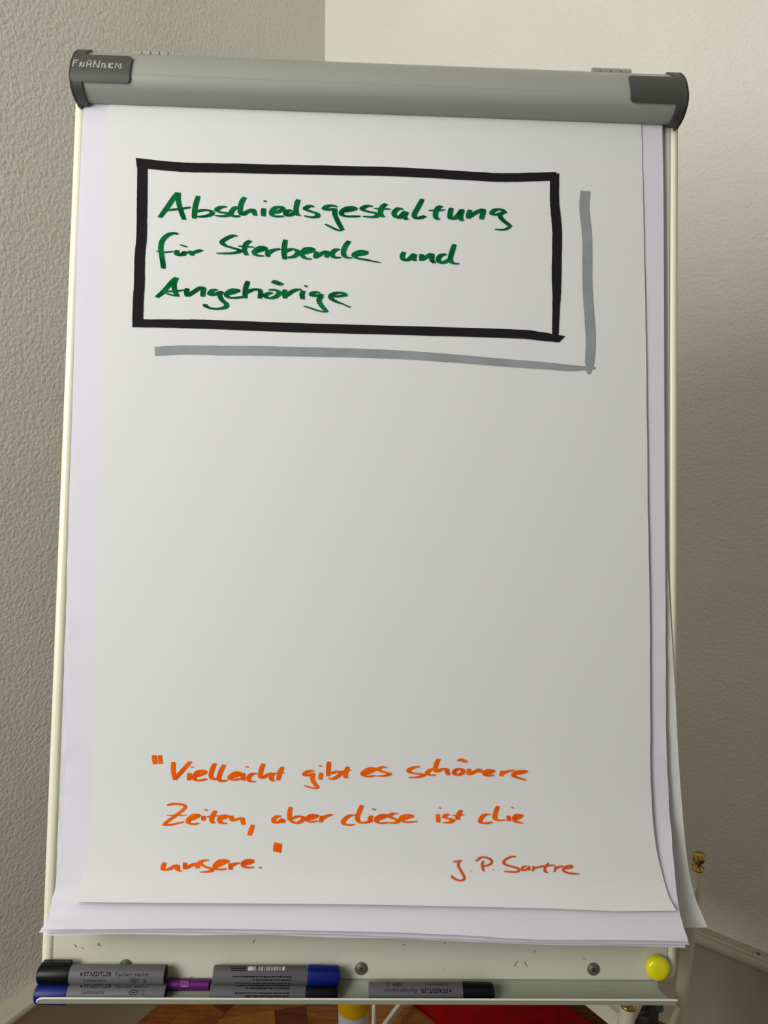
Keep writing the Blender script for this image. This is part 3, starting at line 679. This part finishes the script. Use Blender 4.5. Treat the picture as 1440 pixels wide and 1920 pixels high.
k.obj('drawn_shadow_line', M['grey'], sheet, 'broad grey marker stroke along the right and bottom of the frame')
# scuffs on the board foot and specks in the tray
for pts, b in (([(139, 1771), (144, 1777)], .8), ([(150, 1776), (157, 1779)], .5), ([(182, 1769), (186, 1773), (190, 1772)], .6), ([(186, 1768), (184, 1774)], .4), ([(95, 1778), (96, 1780)], .7),
               ([(755, 1771.5), (759, 1772)], 1.0), ([(797, 1774), (801, 1773.6)], .6), ([(832, 1769), (836, 1768.5)], .9), ([(964, 1812), (968, 1805), (973, 1802)], .5), ([(983, 1803), (988, 1812)], .6), ([(1000, 1786), (1004, 1782)], .6),
               ([(1106, 1770), (1110, 1770)], .9), ([(1094, 1797), (1096, 1799)], .8), ([(355, 1833), (362, 1831)], .7), ([(474, 1768), (477, 1762)], .5), ([(831, 1819), (833, 1818)], .9), ([(608, 1794), (611, 1794)], .6)):
    k = Ink(None, w=.0003, eps=.0002); k.nib(pts, .2, b, 0, sub=3); k.obj('scuff_mark', M['scuff'], panel)
fl = MB(); fr_ = random.Random(5)
for q in range(34):
    u_ = loc(fr_.choice([fr_.uniform(932, 985), fr_.uniform(1108, 1164), fr_.uniform(1120, 1160)]), 1856, .01)[0]; t_ = fr_.uniform(.45, 1.0); e_ = fr_.uniform(.0003, .0009)
    pt = lambda a, b: bd(u_ + a, VB - .0004 - (VB - .0004 - vt) * math.sin(b) + .00012, .0195 * (1 - math.cos(b)) + .00025)
    fl.add([pt(0, t_), pt(e_ * 1.4, t_ + .02), pt(e_ * 1.2, t_ + e_ * 60), pt(e_ * .2, t_ + e_ * 45)], [(0, 1, 2, 3)])
setp(fl.obj('ink_specks', M['speck'], trayo, norm=False), kind='stuff')

# ------------------------------------------------------------------ magnet
u, v = loc(1235, 1817, .008)
mg = thing('magnet', 'round glossy yellow magnet on the lower right corner of the board', 'magnet', bd(u, v, .0013))
MB().lathe(bd(u, v, .0013), BW, [(0, .0122), (.002, .0128), (.0045, .0130), (.0065, .0127), (.0082, .0118), (.0096, .0100), (.0104, .0076), (.0108, .004), (.0109, .001)], 40).obj('magnet_cap', M['yellow'], mg, smooth=True, angle=60)

# ------------------------------------------------------------------ pens in the tray
def text_mesh(txt, size, bold=0.0, shear=0.0):
    c = D.curves.new('t', 'FONT'); c.body = txt; c.size = size; c.offset = bold; c.shear = shear; c.resolution_u = 2
    o = D.objects.new('t', c); COL.objects.link(o); dg = bpy.context.evaluated_depsgraph_get(); dg.update()
    me = D.meshes.new_from_object(o.evaluated_get(dg)); vs = [v.co.copy() for v in me.vertices]; fs = [tuple(p.vertices) for p in me.polygons]
    D.objects.remove(o); D.meshes.remove(me); D.curves.remove(c); return vs, fs
def text_width(vs): return max(v.x for v in vs) - min(v.x for v in vs)
RB = .0094                                          # barrel radius
def marker(label, xa, xb, yc, w, cap_left, capm, face, turn=0.0, clip_up=False, capn='cap'):
    """xa..xb: extent in the photograph, cap_left: which end carries the cap, face: 'front' or 'back' print, turn: degrees about the axis"""
    ua, v0 = loc(xa, yc, w); ub, _ = loc(xb, yc, w); L = ub - ua; v0 = loc((xa + xb) / 2, yc, w)[1]
    d = BU if not cap_left else -BU                 # from tail to cap
    tail = bd(ua if not cap_left else ub, v0, w); LC = .0332; LB = L - LC
    o = thing('marker_pen', label, 'marker', bd((ua + ub) / 2, v0, w), 'flip chart markers in the tray')
    o_up = BV.cross(d) * -1
    MB().lathe(tail, d, [(.0012, RB * .80), (.0012, RB * .93), (0, RB * .95), (.0004, RB), (LB, RB), (LB + .002, RB * .9)], 36).obj('barrel', M['mbody'], o, smooth=True, angle=40)
    MB().lathe(tail + d * .0006, d, [(0, RB * .3), (.0002, RB * .86), (.0012, RB * .86)], 24).obj('end_plug', capm, o, smooth=True, angle=40)
    cp = MB().lathe(tail + d * LB, d, [(0, RB * 1.0), (.0004, RB * 1.07), (.003, RB * 1.09), (LC - .004, RB * 1.02), (LC - .0012, RB * .96), (LC, RB * .82)], 36).obj(capn, capm, o, smooth=True, angle=35)
    if clip_up:
        a = tail + d * (LB + .0005) + BV * (RB * 1.0) + BW * -.0012
        cl = MB()
        pr = [(0, -.0035, 0), (0, .0035, 0), (0, .0030, .0035), (0, -.0030, .0035)]
        A = [a + BW * x + BV * y for _, x, y in pr]; B = [p + d * (LC - .0045) for p in A]; C = [a + d * (LC - .0022) + BW * x + BV * min(y, .0008) for _, x, y in pr]
        cl.add(A + B + C, [(0, 1, 2, 3), (0, 4, 5, 1), (1, 5, 6, 2), (2, 6, 7, 3), (3, 7, 4, 0), (4, 8, 9, 5), (5, 9, 10, 6), (6, 10, 11, 7), (7, 11, 8, 4), (8, 11, 10, 9)])
        cl.obj('pocket_clip', capm, cp, smooth=True, angle=30)
    # print is laid out with the reading direction from cap to tail for the front face
    rd = -d
    def wrap(pts, x0, y0, ang0, rr=.00012):
        out = []
        for p in pts:
            a = math.radians(ang0) + (y0 + p.y) / RB
            up = rd.cross(BW) * -1
            out.append(tail + d * LB + rd * (x0 + p.x) + (BW * math.cos(a) + (BW.cross(rd)) * math.sin(a)) * (RB + rr))
        return out
    def put(txt, size, x0, y0, m, name, bold=0, shear=0, xs=1.0):
        vs, fs = text_mesh(txt, size, bold, shear); k_ = xs / text_width(vs); vs = [Vector((v.x * k_, v.y, 0)) for v in vs]
        obj(name, wrap(vs, x0, y0, turn), fs, m, o, norm=False)
    if face == 'front':
        # helmet-shaped emblem, then the lettering
        em = [Vector(p) for p in ((0, 0, 0), (.0007, 0, 0), (.0010, .0007, 0), (.0017, .0004, 0), (.0021, .0012, 0), (.0019, .0024, 0), (.0009, .0030, 0), (0, .0026, 0), (.0003, .0014, 0))]
        obj('helmet_emblem', wrap(em, .0122, .0004, turn), [tuple(range(len(em)))], M['mprint'], o, norm=False)
        put('STAEDTLER', .0052, .0157, .0004, M['mprint'], 'brand_lettering', bold=.00012, xs=.0285)
        put('flipchart marker', .0050, .0480, .0004, M['mprint2'], 'type_lettering', xs=.0350)
        put('Lumocolor', .0046, .0157, -.0054, M['mprint2'], 'range_lettering', xs=.0230)
        n = 20; ring = []; fs = []
        for i in range(n):
            a = 2 * math.pi * i / n; ring += [Vector((.0048 * math.cos(a), .0023 * math.sin(a), 0)), Vector((.0041 * math.cos(a), .0017 * math.sin(a), 0))]
            fs.append((2 * i, 2 * i + 1, (2 * i + 3) % (2 * n), (2 * i + 2) % (2 * n)))
        ring += [Vector(p) for p in ((-.002, -.0004, 0), (.002, -.0004, 0), (.002, .0004, 0), (-.002, .0004, 0))]; fs.append((2 * n, 2 * n + 1, 2 * n + 2, 2 * n + 3))
        obj('oval_mark', wrap(ring, .0683, -.0040, turn), fs, M['mprint'], o, norm=False)
        bx = []; bf = []
        for (a, b, c, e) in ((0, 0, .0042, .0004), (0, .0036, .0042, .004), (0, .0018, .0020, .0021), (.0026, .0006, .0030, .0034), (.0036, .001, .0042, .0014)):
            kk = len(bx); bx += [Vector((a, b, 0)), Vector((c, b, 0)), Vector((c, e, 0)), Vector((a, e, 0))]; bf.append((kk, kk + 1, kk + 2, kk + 3))
        obj('small_symbol', wrap(bx, .0760, -.0062, turn), bf, M['mprint2'], o, norm=False)
    else:
        rr_ = random.Random(int(xa * 7 + yc)); bx = []; bf = []; upper = yc < 1845
        for (y, x0, x1) in ((.0075, .0168, .077), (.0105, .0168, .0554), (.0142, .0168, .076)) if upper else ((-.0078, .0168, .072), (-.0050, .0168, .0627), (-.0006, .0168, .0728), (.0020, .0168, .0605)):
            x = x0
            while x < x1:
                l = rr_.uniform(.0010, .0034); kk = len(bx); hh = rr_.uniform(.00045, .0007)
                bx += [Vector((x, y, 0)), Vector((x + l, y, 0)), Vector((x + l, y + hh * 2, 0)), Vector((x, y + hh * 2, 0))]; bf.append((kk, kk + 1, kk + 2, kk + 3)); x += l + rr_.uniform(.0003, .0008)
        obj('fine_print', [p for p in wrap(bx, 0, 0, turn)], bf, M['mprint2'], o, norm=False)
        if upper:                                   # barcode and the three short lines beside it
            rows = [-.0024 + i * .0012 for i in range(5)]
            vs = []; fs = []
            for y in rows: vs += [Vector((.0246, y, 0)), Vector((.0627, y, 0))]
            fs = [(2 * i, 2 * i + 1, 2 * i + 3, 2 * i + 2) for i in range(4)]
            bc = obj('barcode', wrap(vs, 0, 0, turn, .00010), fs, M['mwhite'], o, norm=False)
            vs = []; fs = []; x = .0270
            while x < .0580:
                l = rr_.choice([.0003, .0006, .0010]); kk = len(vs)
                for y in rows: vs += [Vector((x, y, 0)), Vector((x + l, y, 0))]
                fs += [(kk + 2 * i, kk + 2 * i + 1, kk + 2 * i + 3, kk + 2 * i + 2) for i in range(4)]; x += l + rr_.choice([.0004, .0006, .0010])
            obj('bars', wrap(vs, 0, 0, turn, .00016), fs, M['mprint'], bc, norm=False)
            vs = []; fs = []
            for y in (.0018, -.0002, -.0022):
                kk = len(vs); vs += [Vector((.0645, y, 0)), Vector((.0830 - (.003 if y > -.002 else 0), y, 0)), Vector((.0830 - (.003 if y > -.002 else 0), y + .0011, 0)), Vector((.0645, y + .0011, 0))]; fs.append((kk, kk + 1, kk + 2, kk + 3))
            obj('short_print', wrap(vs, 0, 0, turn), fs, M['mprint2'], o, norm=False)
    return o
marker('black-capped grey marker with a clip, on top of the left pair in the tray', 73, 311, 1827, .0108, True, M['mblack'], 'front', turn=17, clip_up=True)
marker('blue-capped grey marker at the bottom left of the tray', 68, 312, 1863.5, .0162, True, M['mblue'], 'front', turn=62)
marker('blue-capped grey marker with a barcode, on top of the middle pair', 401, 637, 1828.5, .0108, False, M['mblue'], 'back', turn=-69)
marker('black-capped grey marker under the blue-capped one with the barcode', 395, 633, 1863.5, .0162, False, M['mblack'], 'back', turn=-33)
marker('single black-capped grey marker lying alone right of the middle in the tray', 691, 925, 1860, .0150, False, M['mblack'], 'front', turn=-49)
# purple pen
w = .0072; ua, v0 = loc(313, 1846, w); ub, _ = loc(394, 1847, w)
pp = thing('marker_pen', 'thin purple pen between the two pairs of markers', 'marker', bd((ua + ub) / 2, v0, w))
MB().lathe(bd(ua, v0, w), BU, [(0, .0045), (.0008, .0056), (ub - ua - .0008, .0056), (ub - ua, .0045)], 10).obj('barrel', M['purple'], pp, smooth=True, angle=50)
x0, v1 = loc(346, 1845, w + .0056); hw, hh = .0036, .0027; fr = MB()
for a, b, c, e in ((-hw, -hh, hw, -hh + .0005), (-hw, hh - .0005, hw, hh), (-hw, -hh + .0005, -hw + .0005, hh - .0005), (hw - .0005, -hh + .0005, hw, hh - .0005), (-.0010, -.0016, -.0005, .001), (-.0005, -.0016, .0012, -.0011), (.0006, -.0011, .0011, .0016)):
    fr.add([bd(x0 + a, v1 + b, w + .0057), bd(x0 + c, v1 + b, w + .0057), bd(x0 + c, v1 + e, w + .0057), bd(x0 + a, v1 + e, w + .0057)], [(0, 1, 2, 3)])
fr.obj('square_symbol', M['lilac'], pp, norm=False)

# ------------------------------------------------------------------ white rack behind the chart
PA = Vector((.3418, .8617, 0)); PB = Vector((.5428, 1.1393, 0)); PE = (PA + PB) / 2 - RS * .55
rack = thing('metal_rack', 'low white rack with brass ball finials, standing behind the flip chart by the right wall', 'rack', (PA + PB + PE) / 3)
ZT = .631
for P in (PA, PB, PE):
    po = MB().lathe(P, (0, 0, 1), [(0, .0105), (ZT, .0105)], 24).obj('post', M['rack'], rack, smooth=True, angle=50)
    MB().lathe(P + Vector((0, 0, ZT)), (0, 0, 1), [(0, .0106), (.0015, .0112), (.0032, .0104), (.0048, .0065), (.0085, .0050), (.0115, .0055)] +
               [(.0115 + .0103 * (1 - math.cos(a * math.pi / 12)), max(.0055 if a < 2 else 0, .0108 * math.sin(a * math.pi / 12)) + .0001) for a in range(2, 13)], 24).obj('ball_finial', M['brass'], po, smooth=True, angle=60, label='brass ball finial')
def rail(P, Q, z, hgt=.03, th=.008, name='rail', m='rack'):
    d = (Q - P).normalized(); e = Vector((-d.y, d.x, 0))
    P = P + d * .0105; Q = Q - d * .0105
    return MB().box(P - e * th / 2 + Vector((0, 0, z - hgt)), Q - P, e * th, (0, 0, hgt)).obj(name, M[m], rack)
rail(PA, PE, .602, .018); rail(PB, PE, .602, .018); rail(PA, PB, .602, .018); rail(PA, PB, .36, .03)
Q = onz(775, 1848, .05); Q.z = 0; rail(PE, Q, .055, .02, name='foot_bar')
d = (PB - PA).normalized(); e = (PE - PA).normalized(); g = (PE - PB).normalized()
a0, a1, a2, a3 = PA + (d + e) * .012, PB + (g - d) * .012, PB + (PE - PB) * .72 - d * .006, PA + (PE - PA) * .72 + d * .006
sb = MB(); sb.add([p + Vector((0, 0, z)) for z in (.580, .592) for p in (a0, a1, a2, a3)], [(0, 1, 2, 3), (4, 5, 6, 7), (0, 1, 5, 4), (1, 2, 6, 5), (2, 3, 7, 6), (3, 0, 4, 7)])
sb.obj('shelf', M['shelf'], rack)
P = onz(701, 1900, .25); MB().lathe(Vector((P.x, P.y, .0)), (0, 0, 1), [(0, .004), (.58, .004)], 10).obj('rod', M['rack'], rack, smooth=True, angle=50)

# red card on the floor
z = .012; P0, P1, P2 = onz(770, 1873, z), onz(850, 1936, z), onz(1110, 1905, z)
a = (P1 - P0).normalized(); b = Vector((-a.y, a.x, 0))
rc = MB()
N = 14
ed = [P0 + a * (.34 * i / N) for i in range(N + 1)]
card = MB().box(P0 + Vector((0, 0, -z + .0005)), a * .36, b * .235, (0, 0, z - .001)).obj('folder', M['red'], None, origin=P0 + Vector((0, 0, -z)))
setp(card, 'large flat red folder lying on the parquet under the rack', 'folder')
# bag with a strap and a teal flap, hung over the side rail
bc_ = onz(1213, 1905, .42)
bag = thing('bag', 'small black bag with teal flap hanging from the rack beside its front post', 'bag', Vector((bc_.x, bc_.y, .36)))
bmv = []; bmf = []; nu, nv = 18, 12
for j in range(nv + 1):
    ph = math.pi * j / nv
    for i in range(nu):
        th = 2 * math.pi * i / nu; sx = abs(math.cos(th)) ** .6 * math.copysign(1, math.cos(th)); sy = abs(math.sin(th)) ** .6 * math.copysign(1, math.sin(th))
        r = math.sin(ph) ** .5; bmv.append(bc_ + d * (.022 * sx * r) + RS * (.017 * sy * r) + Vector((0, 0, .040 * math.cos(ph) - .02)))
for j in range(nv):
    for i in range(nu): bmf.append((j * nu + i, j * nu + (i + 1) % nu, (j + 1) * nu + (i + 1) % nu, (j + 1) * nu + i))
obj('bag_body', bmv, bmf, M['bag'], bag, smooth=True)
q = [onz(x, y, zz) for x, y, zz in ((1200, 1903, .44), (1216, 1905, .44), (1232, 1899, .44), (1241, 1887, .44), (1239, 1877, .44), (1228, 1872, .44))]
hk = PA + (PB - PA).normalized() * .055
for sd in (-1, 1):
    MB().tube([Vector(p) for p in crv([tuple(bc_ + Vector((0, 0, .015))), tuple((bc_ + hk + Vector((0, 0, bc_.z * 0 + .60))) / 2 + RS * .004 * sd + Vector((0, 0, .03))), tuple(hk + RS * .006 * sd + Vector((0, 0, .600))), tuple(hk + Vector((0, 0, .6045)))], 6)], .002, 8).obj('hanging_loop', M['bag'], bag, smooth=True)
MB().tube([Vector(p) for p in crv([tuple(p) for p in q], 5)], .0016, 8).obj('strap', M['bag'], bag, smooth=True)
cv = []; cf = []
for j in range(9):
    for i in range(9):
        p = onz(1212 + 28 * i / 8, 1876 + 28 * j / 8, .40); cv.append(p + Vector((0, 0, .004 * math.sin(i * 1.1) + .003 * math.sin(j * 1.7))))
for j in range(8):
    for i in range(8): cf.append((j * 9 + i, j * 9 + i + 1, (j + 1) * 9 + i + 1, (j + 1) * 9 + i))
co = obj('bag_flap', cv, cf, M['teal'], bag, smooth=True, norm=False, label='teal lining flap'); sm = co.modifiers.new('t', 'SOLIDIFY'); sm.thickness = .006
